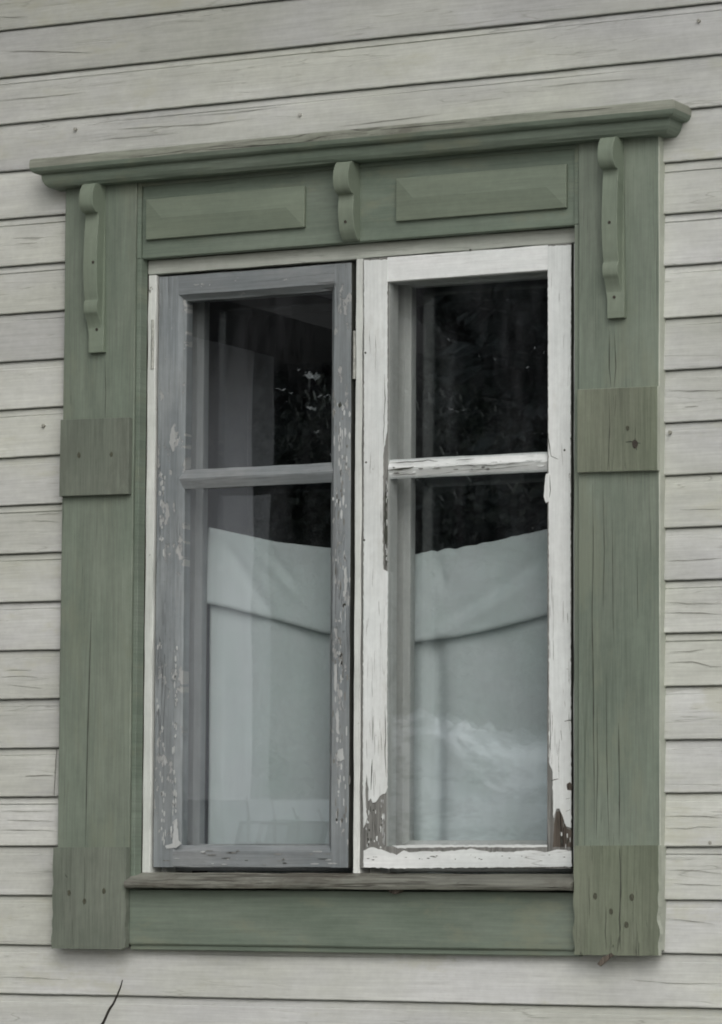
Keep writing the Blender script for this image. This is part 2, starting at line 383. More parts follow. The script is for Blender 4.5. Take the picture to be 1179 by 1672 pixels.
for row, y in enumerate((-22, -26, -30.5)):
    for i in range(11):
        x = -31+i*2.7+rr.uniform(-.7, .7)+row*.9
        tree('spruce', k % 3, x, y+rr.uniform(-1, 1), rr.uniform(.85, 1.3), rr.random()*6,
             'dark spruce of the wood mirrored faintly in the upper panes', 'spruces of the mirrored wood'); k += 1
tree('leafy', 0, -4.38, -8.1, .98, .4, 'slim leafy tree mirrored beside the pale wall corner, in the grey sash')
def stem(name, pts, r, label, mat=None):
    """bent tapered stem through 3D points, side twig optional"""
    b = MB(); n = len(pts); prev = None
    for i, p in enumerate(pts):
        p = Vector(p); d = (Vector(pts[min(n-1, i+1)])-Vector(pts[max(0, i-1)])).normalized()
        u = d.orthogonal().normalized(); v = d.cross(u); q = r*(1-.75*i/(n-1))
        for j in range(6): b.v.append(tuple(p+(u*cos(j*pi/3)+v*sin(j*pi/3))*q))
    for i in range(n-1):
        for j in range(6): b.f.append((i*6+j, i*6+(j+1) % 6, (i+1)*6+(j+1) % 6, (i+1)*6+j)); b.m.append(0)
    b.f.append(tuple((n-1)*6+j for j in range(6))); b.m.append(0)
    o = b.build(name, mat or M['twig'], None, True, org=pts[0]); tag(o, label, 'twig'); return o
def curve(ps, n=14):
    out = []
    P = [Vector(p) for p in ps]; P = [P[0]*2-P[1]]+P+[P[-1]*2-P[-2]]
    for i in range(1, len(P)-2):
        for j in range(n):
            t = j/n; a, b_, c, d = P[i-1:i+3]
            out.append(.5*((2*b_)+(-a+c)*t+(2*a-5*b_+4*c-d)*t*t+(-a+3*b_-3*c+d)*t**3))
    out.append(P[-2]); return out
t0 = at(200, 1600, -.40); t1 = at(196, 1614, -.40); t2 = at(186, 1637, -.40); t3 = at(172, 1663, -.40)
stem('bare_twig', curve([(t3.x-.28, -.42, GZ-.02), (t3.x-.16, -.41, -1.0), t3-Vector((.05, 0, .12)), t3, t2, t1, t0], 8), .0042,
     'thin dark bare stem rising in front of the boards below the window')

p3, p2, p1 = at(402, 1300, 3.0), at(408, 1345, 3.0), at(407, 1385, 3.0)
stem('bare_twig', curve([(p1.x+.12, -2.96, GZ-.02), (p1.x+.03, -2.95, -.9), (p1.x, -2.954, p1.z), (p2.x, -2.954, p2.z), (p3.x, -2.954, p3.z)], 8), .009,
     'thin dark stem mirrored across the white shed at the foot of the grey sash')
p3, p2, p1 = at(478, 1318, 3.0), at(486, 1345, 3.0), at(485, 1385, 3.0)
stem('bare_twig', curve([(p1.x-.10, -2.96, GZ-.02), (p1.x-.02, -2.95, -.9), (p1.x, -2.954, p1.z), (p2.x, -2.954, p2.z), (p3.x, -2.954, p3.z)], 8), .011,
     'shorter thicker stem mirrored right of the other one over the white shed')

# ------------------------------------------------------------------ house wall
house = empty('house_wall', (0, .06, GZ)); ORG[house] = Vector((0, .06, GZ))
tag(house, 'pale grey painted clapboard wall around the green window', 'wall')
def siding():
    b = MB(); b.attr = []
    def stations(x0, x1):
        xs = []; x = x0
        while x < x1-1e-6:
            xs.append(x); x += .006 if -1.0 < x < .95 else .08
        return xs+[x1]
    def wob(kz, x): return .0011*ns(x*2.2, kz*5.1)+.0005*ns(x*11, kz*7.7, 4)+.0005*ns(x*60, kz*3.3, 9)
    rows = range(-17, 32)
    for k in rows:
        zb = k*.1
        if zb+.1 > -.19 and zb < 1.36:
            segs = [(-3.2, -.60), (.60, 3.2)]
            if k == 1: segs = [(-3.2, -.6865), (-.6840, -.60), (.60, 3.2)]
        else: segs = [(-3.2, 3.2)]
        if k in (-8, 20): segs = [(-3.2, 1.3), (1.303, 3.2)]
        for si, (x0, x1) in enumerate(segs):
            xs = stations(x0, x1); n0 = len(b.v); kk = 11
            bd = random.Random(k*7+si).random()
            for x in xs:
                wb = wob(k, x); wt = wob(k+1, x); gp = .0026+.0010*ns(x*5, k*3.3, 8)
                g = max(0, min(1, .35+1.6*ns(x*1.7, k*9.1, 6)+(.5 if bd > .5 else -.5)))
                if k in (12, 11) and x > 0: g = 1
                bz = zb+.0845-(.004 if k == 12 and x > 0 else 0)+.0006*ns(x*9, k)
                dy = .0012*ns(x*1.3, k*2.2, 11)
                P = [(.0025, zb+.1+wt), (.0025, zb+.1+wt-gp), (-.0035+dy, zb+.1+wt-gp-.0006), (-.0046+dy, bz+.0012), (-.0046+.0035*g+dy, bz+.0002),
                     (-.0046+.0035*g+dy, bz-.0008), (-.0055+dy, bz-.0018), (-.0085+dy, zb+.045), (-.0118+dy, zb+wb+.0018), (-.0108+dy, zb+wb), (.0025, zb+wb+.0003)]
                for y, z in P: b.v.append((x, y, z)); b.attr.append(k+si*.37)
            for i in range(len(xs)-1):
                for j in range(kk-1): b.f.append((n0+i*kk+j, n0+i*kk+j+1, n0+(i+1)*kk+j+1, n0+(i+1)*kk+j)); b.m.append(0)
            for e in (0, len(xs)-1):
                b.f.append(tuple(n0+e*kk+j for j in range(kk))); b.m.append(0)
    def crk(pts, wd):
        q = wiggle([xz(x, y, -.012) for x, y in pts], .01, .0006, 40)
        m = len(b.v)
        b.ribbon(q, wd*.75, -.0125, 1)
        # follow the slope of the board face
        for i in range(m, len(b.v)):
            x, y, z = b.v[i]; fr_ = (z/.1) % 1.0
            b.v[i] = (x, -.0128+.0066*fr_, z)
        b.attr += [0.0]*(len(b.v)-m)
    for pts, wd in (([(40, 1267), (86, 1266)], .0018), ([(0, 83), (45, 83), (95, 84), (150, 86)], .0016), ([(0, 28), (45, 27)], .0014),
                    ([(0, 163), (70, 158), (140, 150)], .0012), ([(1085, 983), (1120, 985), (1160, 985), (1179, 985)], .0013),
                    ([(1085, 1001), (1125, 1000), (1179, 1003)], .0016), ([(1092, 1065), (1125, 1063), (1150, 1060)], .0012),
                    ([(1090, 1082), (1130, 1080), (1160, 1088), (1179, 1088)], .0014), ([(1085, 1333), (1130, 1332), (1179, 1335)], .0016),
                    ([(1085, 1352), (1120, 1353), (1140, 1350), (1179, 1351)], .0014), ([(1088, 1421), (1130, 1421), (1179, 1427)], .0012),
                    ([(1100, 1443), (1179, 1446)], .0012), ([(10, 1094), (50, 1094)], .0012), ([(0, 1105), (40, 1104), (60, 1106)], .0012),
                    ([(10, 1118), (70, 1124)], .0011), ([(0, 1324), (86, 1325)], .0012), ([(10, 1339), (88, 1341)], .0012), ([(0, 1355), (88, 1356)], .0013),
                    ([(180, 211), (260, 206), (330, 203), (420, 192)], .0014), ([(160, 228), (230, 222), (290, 217)], .0011), ([(300, 190), (380, 183), (470, 172)], .0012),
                    ([(880, 142), (960, 133), (1040, 128)], .0012), ([(550, 207), (640, 196), (720, 186)], .0012), ([(1090, 637), (1130, 638), (1179, 637)], .0015), ([(1118, 664), (1140, 663)], .0014),
                    ([(1110, 832), (1179, 831)], .0012), ([(1090, 916), (1140, 914), (1179, 911)], .0012), ([(1080, 1500), (1120, 1503), (1165, 1509)], .0011),
                    ([(1030, 1600), (1100, 1606), (1179, 1606)], .0012), ([(20, 389), (70, 387)], .0012), ([(25, 398), (60, 396)], .0011),
                    ([(55, 840), (98, 838)], .0012), ([(50, 850), (98, 852)], .0010), ([(0, 1595), (60, 1597), (110, 1600)], .0010)):
        crk(pts, wd)
    b.build('siding', [M['siding'], M['sidecrack']], house)
sid = [o for o in house.children][0] if siding() is None else None
for (x, y, q) in ((123, 211, 0), (490, 187, 1), (1141, 34, 0), (1094, 706, 0), (71, 695, 0), (1160, 1376, 0)):
    c = at(x, y, -.010); b = MB(); rr_ = .0034
    b.slab([(c.x+rr_*cos(2*pi*i/9), c.z+rr_*sin(2*pi*i/9)*(1+.3*ns(i, x))) for i in range(9)], -.0128, -.006)
    b.build('nail', plain('painted_nail_head', (.30, .30, .265) if not q else (.5, .5, .47), .7, .3, 200), sid)
b = MB()
b.box(-3.2, -.485, .012, .15, GZ-.05, 3.2); b.box(.485, 3.2, .012, .15, GZ-.05, 3.2)
b.box(-.485, .485, .012, .15, 1.19, 3.2); b.box(-.485, .485, .012, .15, GZ-.05, -.09)
b.build('wall_timber', M['core'], house)
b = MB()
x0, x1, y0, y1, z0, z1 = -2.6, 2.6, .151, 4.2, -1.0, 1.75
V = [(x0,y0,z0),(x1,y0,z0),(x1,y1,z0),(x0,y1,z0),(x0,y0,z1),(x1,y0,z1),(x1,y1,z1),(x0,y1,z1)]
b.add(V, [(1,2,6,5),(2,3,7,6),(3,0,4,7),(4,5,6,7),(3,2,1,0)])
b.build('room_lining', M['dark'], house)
b = MB(); b.box(-3.3, 3.3, .16, 4.6, GZ-.05, -1.1); b.box(-3.3, 3.3, 4.3, 4.6, -1.1, 3.2); b.box(-3.3, -2.7, .16, 4.3, -1.1, 3.2); b.box(2.7, 3.3, .16, 4.3, -1.1, 3.2); b.box(-2.7, 2.7, .16, 4.3, 1.85, 3.2)
b.build('house_body', M['core'], house)
b = MB(); b.box(-1.74, 3.6, -.80, -.0135, 2.55, 2.63); b.build('shade_eave', plain('shade_eave_boards', (.3, .3, .27), .7, .1), house)  # unseen eave, set low and wide to darken the upper boards

b = MB(); b.box(-8.5, -4.0, -6.7, .011, GZ, 2.03)
b.build('side_wing', painted('pale_wing_boards', (.42, .425, .45), (.47, .47, .50), 'z', gvar=.06, crack=.3), house)
b = MB(); b.box(-3.3, -1.75, -1.9, -.0135, GZ, 3.19)
b.build('shade_screen', painted('brown_shade_screen', (.10, .09, .075), (.13, .115, .09), 'z', gvar=.2), house)  # added unseen screen, blocks sky light to darken the left boards
b = MB(); b.sweep([(-7.1, 2.03), (-7.1, 2.14), (.011, 2.14), (.011, 2.03)], 'x', -8.9, -3.42, 4)
b.add([(-8.9, -7.1, 2.142), (-3.42, -7.1, 2.142), (-3.42, .011, 2.142), (-8.9, .011, 2.142), (-6.2, -7.1, 3.3), (-6.2, .011, 3.3)], [(0, 1, 4), (2, 3, 5), (1, 2, 5, 4), (3, 0, 4, 5)])
b.build('wing_roof', plain('tarred_soffit_boards', (.022, .022, .022), .9, .3, 6), house)
# ------------------------------------------------------------------ window
win = empty('casement_window', (0, 0, -.21)); ORG[win] = Vector((0, 0, -.21))
tag(win, 'green trimmed double window with one grey sash and one peeling white sash', 'window')
def nail(parent, x, y, Y, r=.0032, mat=None, streak=0):
    c = at(x, y, Y); b = MB(); k = 10
    b.slab([(c.x+r*cos(2*pi*i/k)*(1+.25*ns(i*1.1, x, y)), c.z+r*(1.5 if streak else 1)*sin(2*pi*i/k)*(1+.25*ns(i*1.7, y, x))) for i in range(k)], Y-.0009, Y+.001)
    return b.build('nail', mat or M['rust'], parent)
# side casings with the two backboards
for s in (-1, 1):
    b = MB(); x0, x1 = sorted((s*.494, s*.663))
    prof = chrect(x0, x1, -.032, .0, .0014)
    mis = [0]*8
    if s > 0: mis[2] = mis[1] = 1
    b.sweep(prof, 'z', -.195, 1.352, 80, .0008, 5, seed=s*5, mis=mis)
    if s < 0:
        b.ribbon(wiggle([xz(x, y, -.032) for x, y in ((149, 1000), (147, 1080), (144, 1180), (142, 1260), (141, 1320), (140, 1380))], .012, .0003, 12), .0022, -.0325, 2)
        b.ribbon(wiggle([xz(x, y, -.032) for x, y in ((172, 590), (173, 640), (172, 684))], .012, .0003, 12), .0014, -.0325, 2)
    else:
        for pts, wd in (([(968, 790), (969, 900), (967, 1000), (969, 1120), (970, 1240), (971, 1370)], .0016), ([(996, 540), (995, 600), (998, 632)], .0014),
                        ([(985, 800), (987, 900), (985, 990)], .0011), ([(975, 1150), (976, 1250), (974, 1370)], .0012), ([(1010, 1180), (1012, 1290), (1011, 1378)], .0018),
                        ([(990, 1100), (991, 1230), (994, 1376)], .0012), ([(1003, 540), (1006, 600), (1003, 634)], .0012), ([(1000, 840), (1001, 980), (1003, 1060)], .0009), ([(1040, 900), (1042, 1010)], .0008)):
            b.ribbon(wiggle([xz(x, y, -.032) for x, y in pts], .012, .0003, 12, seed=pts[0][0]), wd, -.0325, 2)
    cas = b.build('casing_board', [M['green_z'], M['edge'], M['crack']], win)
    b = MB(); x0, x1 = sorted((s*.4835, s*.4935))
    b.sweep(chrect(x0, x1, -.027, .0, .001), 'z', -.09, 1.19, 60, .0006, 4, seed=s+20); b.build('inner_bead', M['green_x' if s < 0 else 'green_z'], cas)
# backboard blocks
def block(outline, y0, nails, mat, cracks=(), name='trim_block', pale=None):
    b = MB(); b.slab(outline, y0, -.0325, 0, 1)
    for pts, wd in cracks: b.ribbon(wiggle([xz(x, y, y0) for x, y in pts], .008, .0005, 40, seed=pts[0][0]), wd, y0-.0005, 2)
    if pale:
        p = pale; b.slab(p, y0-.0006, y0+.002, 1)
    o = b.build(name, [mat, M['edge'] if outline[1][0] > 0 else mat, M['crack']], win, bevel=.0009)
    for (x, y, r) in nails: nail(o, x, y, y0, r, M['rust_light'] if r < .005 else None, 1)
    return o
block([(-.661, .710), (-.497, .708), (-.497, .864), (-.660, .867)], -.046, [(129, 743, .004), (182, 742, .0035)], M['green_grey'])
block([(.497, .709), (.6635, .706), (.664, .866), (.497, .868)], -.044, [(1025, 699, .0035), (1037, 725, .0058)], M['green_old'],
      [([(1022, 722), (1030, 721), (1046, 724)], .0022), ([(1037, 716), (1038, 726), (1040, 735)], .002), ([(994, 640), (996, 690), (993, 768)], .0013), ([(1006, 645), (1004, 680)], .001)])
def rag(x, z0, z1, amp, seed): return wiggle([(x, z0), (x, z1)], .008, amp, 34, seed)
ol = rag(-.492, -.204, -.003, .0032, 4)
orr = rag(-.664, -.003, -.207, .0030, 9)
bot = [(-.664+.172*i/16, -.207+.0016*ns(i*2.1, 3)) for i in range(1, 16)]
block(ol+orr+bot, -.047, [(113, 1458, .0040), (170, 1455, .0042), (138, 1472, .0042)], M['green_grey'],
      [([(138, 1390), (139, 1440), (137, 1480)], .0008), ([(118, 1500), (119, 1545)], .0007)])
ol = rag(.6655, -.204, .001, .0030, 14); orr = rag(.492, .001, -.205, .0022, 19)
bot = [(.492+.172*i/16, -.205+.0018*ns(i*2.1, 13)) for i in range(1, 16)]
block(ol+orr+bot, -.047, [(972, 1463, .0042), (1032, 1465, .0046), (998, 1488, .0040), (1023, 1510, .0044)], M['green_old'],
      [([(1012, 1385), (1014, 1440), (1012, 1500), (1013, 1552)], .0022), ([(990, 1480), (989, 1520), (990, 1550)], .0013), ([(962, 1430), (963, 1500)], .0009)])
# splinter hanging under the right block
b = MB(); p = [xz(x, y, -.05) for x, y in ((975, 1574), (984, 1563), (998, 1556), (1001, 1560), (990, 1570), (980, 1578))]
b.slab(p, -.05, -.044); b.build('splinter', M['brown'], win)
# lintel
b = MB(); b.sweep(chrect(-.022, .0, 1.1905, 1.352, .0015), 'x', -.4835, .4835, 60, .0006, 5)
lin = b.build('lintel_board', M['green_x'], win)
b = MB(); b.sweep(chrect(-.0275, -.0225, 1.1905, 1.3465, .001), 'x', -.4930, -.4840, 2); b.sweep(chrect(-.0275, -.0225, 1.1905, 1.3465, .001), 'x', .4840, .4930, 2)
b.sweep(chrect(-.0265, -.0225, 1.339, 1.3465, .001), 'x', -.4838, .4838, 40, .0004); b.build('lintel_edge_bead', M['green_x'], lin)
for (x0, x1, z0, z1, nl) in ((-.472, -.105, 1.2275, 1.3105, ()), (.0995, .468, 1.224, 1.309, ((890, 303),))):
    b = MB(); zc = (z0+z1)/2; i = .040; ya, yb, yc = -.0225, -.0305, -.0355
    v = [(x0, ya, z0), (x1, ya, z0), (x1, ya, z1), (x0, ya, z1), (x0, yb, z0), (x1, yb, z0), (x1, yb, z1), (x0, yb, z1), (x0+i, yc, zc), (x1-i, yc, zc)]
    b.add(v, [(0, 1, 5, 4), (1, 2, 6, 5), (2, 3, 7, 6), (3, 0, 4, 7), (4, 5, 9, 8), (6, 7, 8, 9), (5, 6, 9), (7, 4, 8)])
    o = b.build('raised_panel', M['panel'], lin, bevel=.0012)
# cornice
prof = [(0, 1.4135), (.046, 1.4055), (.0525, 1.4035), (.0545, 1.4005), (.0548, 1.3955), (.0545, 1.386), (.0515, 1.3785), (.0470, 1.3745), (.0400, 1.3735), (.0365, 1.3730), (.0365, 1.3705),
        (.0362, 1.3660), (.0345, 1.3590), (.0310, 1.3525), (.0270, 1.3485), (.0250, 1.3465), (0, 1.3465)]
b = MB(); path = [('l', 0), ('l', 1)]; nX = 50
ring = []
for st in range(nX+3):
    row = []
    for j, (p, z) in enumerate(prof):
        jit = .0009*ns(st*.31, j*1.7)
        if st == 0: q = (-.663-p, -.002, z)
        elif st == nX+2: q = (.663+p, -.002, z)
        else:
            t = (st-1)/nX; q = (-.663-p+(1.326+2*p)*t, -.032-p+jit, z+jit*1.2)
        row.append(len(b.v)); b.v.append(q)
    ring.append(row)
for a, c in zip(ring, ring[1:]):
    for j in range(len(prof)-1): b.f.append((a[j], a[j+1], c[j+1], c[j])); b.m.append(1 if j < 5 else 0)
for j in (0, len(prof)-1):
    b.f.append(tuple(r_[j] for r_ in ring)); b.m.append(0)
# traced cracks along the weathered edge
for pts in ([(330, 245), (400, 240), (480, 233)], [(620, 212), (700, 205), (760, 199)], [(900, 184), (960, 180), (1000, 176)]):
    b.ribbon(wiggle([xz(x, y, -.0868) for x, y in pts], .012, .0003, 12), .0016, -.0872, 2)
b.build('cornice', [M['green_x'], M['capwood'], M['crack']], win)
# brackets
SIDE = [(0, 1.3462), (.034, 1.3462), (.045, 1.338), (.0515, 1.325), (.053, 1.312), (.051, 1.300), (.045, 1.291), (.038, 1.2865), (.031, 1.2860), (.0275, 1.282),
        (.027, 1.272), (.0295, 1.255), (.0325, 1.225), (.0335, 1.190), (.0325, 1.155), (.029, 1.125), (.0255, 1.1085), (.028, 1.104), (.0305, 1.095), (.0290, 1.083),
        (.023, 1.0745), (.016, 1.062), (.0125, 1.052), (.0125, 1.045), (.0125, 1.001), (0, 1.001)]
MID = [(0, 1.3462), (.036, 1.3462), (.046, 1.338), (.052, 1.327), (.054, 1.314), (.052, 1.300), (.047, 1.290), (.039, 1.2835), (.031, 1.281), (.029, 1.275), (.031, 1.262),
       (.032, 1.250), (.030, 1.232), (.025, 1.212), (.016, 1.198), (.010, 1.193), (0, 1.192)]
for (xa, xb, pf, Y0, nl) in ((-.5985, -.5665, SIDE, -.032, ((152, 428), (158, 538))), (.5575, .5895, SIDE, -.032, ((995, 363), (1003, 485))), (-.0175, .0165, MID, -.022, ((564, 362),))):
    sm = [pf[0]]
    for i in range(1, len(pf)-2):
        p0, p1, p2, p3 = pf[i-1], pf[i], pf[i+1], pf[i+2]
        for t in (0, .33, .66): sm.append(tuple(.5*((2*p1[c])+(p2[c]-p0[c])*t+(2*p0[c]-5*p1[c]+4*p2[c]-p3[c])*t*t+(3*p1[c]-p0[c]-3*p2[c]+p3[c])*t**3) for c in (0, 1)))
    side, pf = pf is SIDE, sm+[pf[-2], pf[-1]]
    b = MB(); k = len(pf)
    foot = .0025 if side else 0
    for i in range(2):
        for j, (d, z) in enumerate(pf):
            x = (xa, xb)[i]
            if side and z < 1.05: x += (foot, foot+.0035)[i]
            b.v.append((x+.0006*ns(z*20, i), Y0-d, z))
    b.f.append(tuple(range(k))); b.m.append(0); b.f.append(tuple(range(2*k-1, k-1, -1))); b.m.append(0)
    for j in range(k): b.f.append((j, (j+1) % k, k+(j+1) % k, k+j)); b.m.append(0)
    o = b.build('bracket', M['green_pale'], win, bevel=.0010)
    for (x, y) in nl:
        dd = lerp([(z, d) for d, z in pf[::-1]], at(x, y, Y0-.03).z)
        nail(o, x, y, Y0-dd-.0003, .0030)
# apron and sill
b = MB(); b.sweep([(-.029, -.088), (-.030, -.090), (-.030, -.194), (-.0285, -.1965), (-.024, -.1985), (-.024, -.2065), (-.022, -.208), (.0, -.208), (.0, -.088)], 'x', -.4925, .4915, 60, .0008, 5)
b.build('apron_board', M['green_x'], win)
b = MB(); b.sweep([(.030, -.0535), (.002, -.0535), (-.030, -.0615), (-.0525, -.0705), (-.0575, -.0735), (-.0585, -.0780), (-.0565, -.0835), (-.052, -.0845), (.0, -.0865), (.03, -.0865)], 'x', -.4900, .4895, 110, .0016, 14)
sill = b.build('sill', M['silwood'], win)
b = MB(); p = [xz(x, y, -.034) for x, y in ((636, 1451), (660, 1451), (655, 1458), (648, 1460), (641, 1457))]; b.slab(p, -.046, -.0305); b.build('rot_chip', M['brown'], sill)

# frame: jambs, head, mullion
fr = None
b = MB()
b.sweep(chrect(-.4825, -.4635, .0, .045, .0015), 'z', -.0535, 1.159, 90, .0016, 12, seed=2)
b.sweep(chrect(-.4825, -.452, .046, .1495, .0015), 'z', -.0535, 1.159, 40, .0008)
b.build('frame_jamb', M['frame'], win)
b = MB(); b.sweep(chrect(.4695, .4825, .0, .045, .0015), 'z', -.0535, 1.159, 60, .0012, 12, seed=4)
b.sweep(chrect(.455, .4825, .046, .1495, .0015), 'z', -.0535, 1.159, 40, .0008)
b.build('frame_jamb', M['frame'], win)
b = MB(); b.sweep(chrect(.0005, .045, 1.1605, 1.1900, .0015), 'x', -.4825, .4825, 90, .0014, 10, seed=8)
b.sweep(chrect(.046, .1495, 1.145, 1.1900, .0015), 'x', -.4825, .4825, 40, .0008)
b.build('frame_head', M['frame_x'], win)
b = MB(); b.sweep(chrect(-.0030, .0120, -.002, .045, .0015), 'z', -.0535, 1.160, 100, .0016, 14, seed=13)
b.sweep(chrect(-.030, .036, .046, .1495, .0015), 'z', -.0535, 1.145, 40, .0008)
b.build('mullion', M['frame'], win)
b = MB(); b.box(-.4825, .4825, .035, .1495, -.0865, -.058); b.build('frame_bottom', M['core'], win)

def sash(name, label, x0, x1, z0, z1, gx0, gx1, gz0, gz1, mz0, mz1, Y, d, ms, mr, bev, extra=None, amp=.0006, seed=0, po=.0165):
    r = MB(); e = bev
    root = empty(name, (0, 0, 0)); root.parent = win; root.location = (0, 0, 0); ORG[root] = ORG[win]
    if label: root['label'] = label
    def side(a, g, sgn):   # profile of a stile: outer edge a, glass edge g; sgn +1 when the glass lies to the right
        s = sgn
        return [(a, Y+d), (a, Y+.0012), (a+s*.0012, Y), (g-s*e, Y), (g-s*e*.85, Y+.0028 if e > .004 else Y+.0006), (g-s*e*.25, Y+.011 if e > .004 else Y+.003), (g, Y+.0135 if e > .004 else Y+.005), (g, Y+d)]
    for (a, g, sg) in ((x0, gx0, 1), (x1, gx1, -1)):
        b = MB(); b.sweep(side(a, g, sg), 'z', z0, z1, 110, amp, 12, seed=seed+g*10, mis=[2]+[0]*5+[6, 0])  # dirty outer edge, coloured dark to put shade into the gap
        if extra: extra(b, 'L' if sg > 0 else 'R')
        b.build('stile', [ms, M['flake'], M['crack'], M['bare'], M['white'], M['brown'], M['inner_white'] if po < .01 else ms], root)
    for (a, g, sg) in ((z0, gz0, 1), (z1, gz1, -1)):
        pf = [(q, p) for p, q in side(a, g, sg)]
        b = MB(); b.sweep([(p+.0004, q) for p, q in pf], 'x', gx0-e, gx1+e, 50, amp, 12, seed=seed+g*3+5, mis=[2]+[0]*5+[6, 0])
        if extra: extra(b, 'B' if sg > 0 else 'T')
        b.build('rail', [mr, M['flake'], M['crack'], M['bare'], M['white_x'], M['brown'], M['inner_white'] if po < .01 else mr], root)
    if mz0:
        zm = (mz0+mz1)/2; q = Y+.004
        b = MB(); b.sweep([(q+.001, zm-.003), (q+.009, mz0+.001), (Y+.0155, mz0), (Y+d-.004, mz0+.004), (Y+d-.004, mz1-.004), (Y+.0155, mz1), (q+.009, mz1-.001), (q+.001, zm+.004), (q, zm+.001)], 'x', gx0-e, gx1+e, 50, amp*1.2, 14, seed=seed+40)
        if extra: extra(b, 'M')
        b.build('muntin', [mr, M['flake'], M['crack'], M['bare'], M['white_x'], M['brown']], root)
    spans = ((gz0, mz0), (mz1, gz1)) if mz0 else ((gz0, gz1),)
    for (a, c) in spans:
        b = MB(); b.box(gx0-.004, gx1+.004, Y+po, Y+po+.003, a-.004, c+.004); b.build('glass_pane', M['glass'], root)
    return root
rf = random.Random(8)
def flake(b, cx, cz, w_, h_, y, mi, th=.0007):
    k = rf.randint(7, 11); a0 = rf.random()
    pts = [(cx+w_*cos(2*pi*i/k+a0)*rf.uniform(.55, 1.1), cz+h_*sin(2*pi*i/k+a0)*rf.uniform(.55, 1.1)) for i in range(k)]
    b.slab(pts, y-th, y+.0004, mi)
def px_poly(pts, Y, step=.004, amp=.0010, seed=0): return wiggle([xz(x, y, Y) for x, y in pts+[pts[0]]], step, amp, 120, seed)[:-1]
YL = .005
def ex_left(b, part):
    if part == 'L':
        for (x, ya, yb, n) in ((266, 775, 905, 22), (286, 690, 722, 6), (289, 1050, 1380, 36), (270, 1180, 1385, 22), (262, 905, 1160, 6)):
            for _ in range(n):
                y = rf.uniform(ya, yb); px = x+rf.gauss(0, 2.2)-(y-700)*.006
                if px > 290: px = 289
                cx, cz = xz(px, y, YL); flake(b, cx, cz, rf.uniform(.0010, .0028), rf.uniform(.003, .010), YL, 1)
        b.slab(px_poly([(280, 700), (284, 692), (286, 712), (285, 735), (282, 738), (277, 722)], YL), YL-.0009, YL+.0004, 1)
        b.slab(px_poly([(285, 1340), (289, 1336), (292, 1372), (296, 1378), (288, 1384), (272, 1386), (270, 1381), (282, 1377)], YL), YL-.0012, YL+.0004, 1)
    if part == 'R':
        for _ in range(240):
            y = rf.uniform(640, 1345); px = 556+rf.gauss(0, 7)
            if rf.random() > .35+.65*max(0, ns(y*.013, 2.2)+.5): continue
            cx, cz = xz(min(571, max(544, px)), y, YL); flake(b, cx, cz, rf.uniform(.0008, .0028), rf.uniform(.003, .013), YL, 1 if rf.random() < .6 else 3, .0004)
        for pts in ([(546, 1085), (550, 1083), (551, 1110), (549, 1130), (546, 1125)], [(562, 930), (566, 925), (566, 965), (563, 975)], [(548, 1165), (553, 1160), (554, 1200), (550, 1196)], [(552, 1225), (560, 1222), (562, 1240), (556, 1243), (551, 1236)]):
            b.slab(px_poly(pts, YL), YL-.0009, YL+.0004, 1)
        b.slab(px_poly([(552, 660), (556, 656), (558, 662), (554, 666)], YL), YL-.0004, YL+.0004, 2)
    if part == 'T':
        for cx_, n in ((322, 5), (332, 4), (345, 2), (470, 2)):
            for _ in range(n):
                cx, cz = xz(cx_+rf.gauss(0, 4), 465+rf.gauss(0, 1.2)-(cx_-322)*.06, YL); flake(b, cx, cz, rf.uniform(.001, .004), rf.uniform(.0006, .0018), YL+.0004, 1)
    if part == 'B':
        for _ in range(26):
            x = rf.uniform(262, 560); cx, cz = xz(x, rf.uniform(1388, 1412), YL); flake(b, cx, cz, rf.uniform(.003, .014), rf.uniform(.0006, .0018), YL+.0004, rf.choice((1, 2, 3, 3)))
sl_ = sash('sash', 'dull grey primed sash with white flakes, standing slightly recessed', -.4600, -.0165, -.0425, 1.1550, -.4020, -.0665, .0010, 1.1035, .7190, .7590, YL, .037, M['grey'], M['grey_x'], .012, ex_left, .0011, 3)
YR = -.004
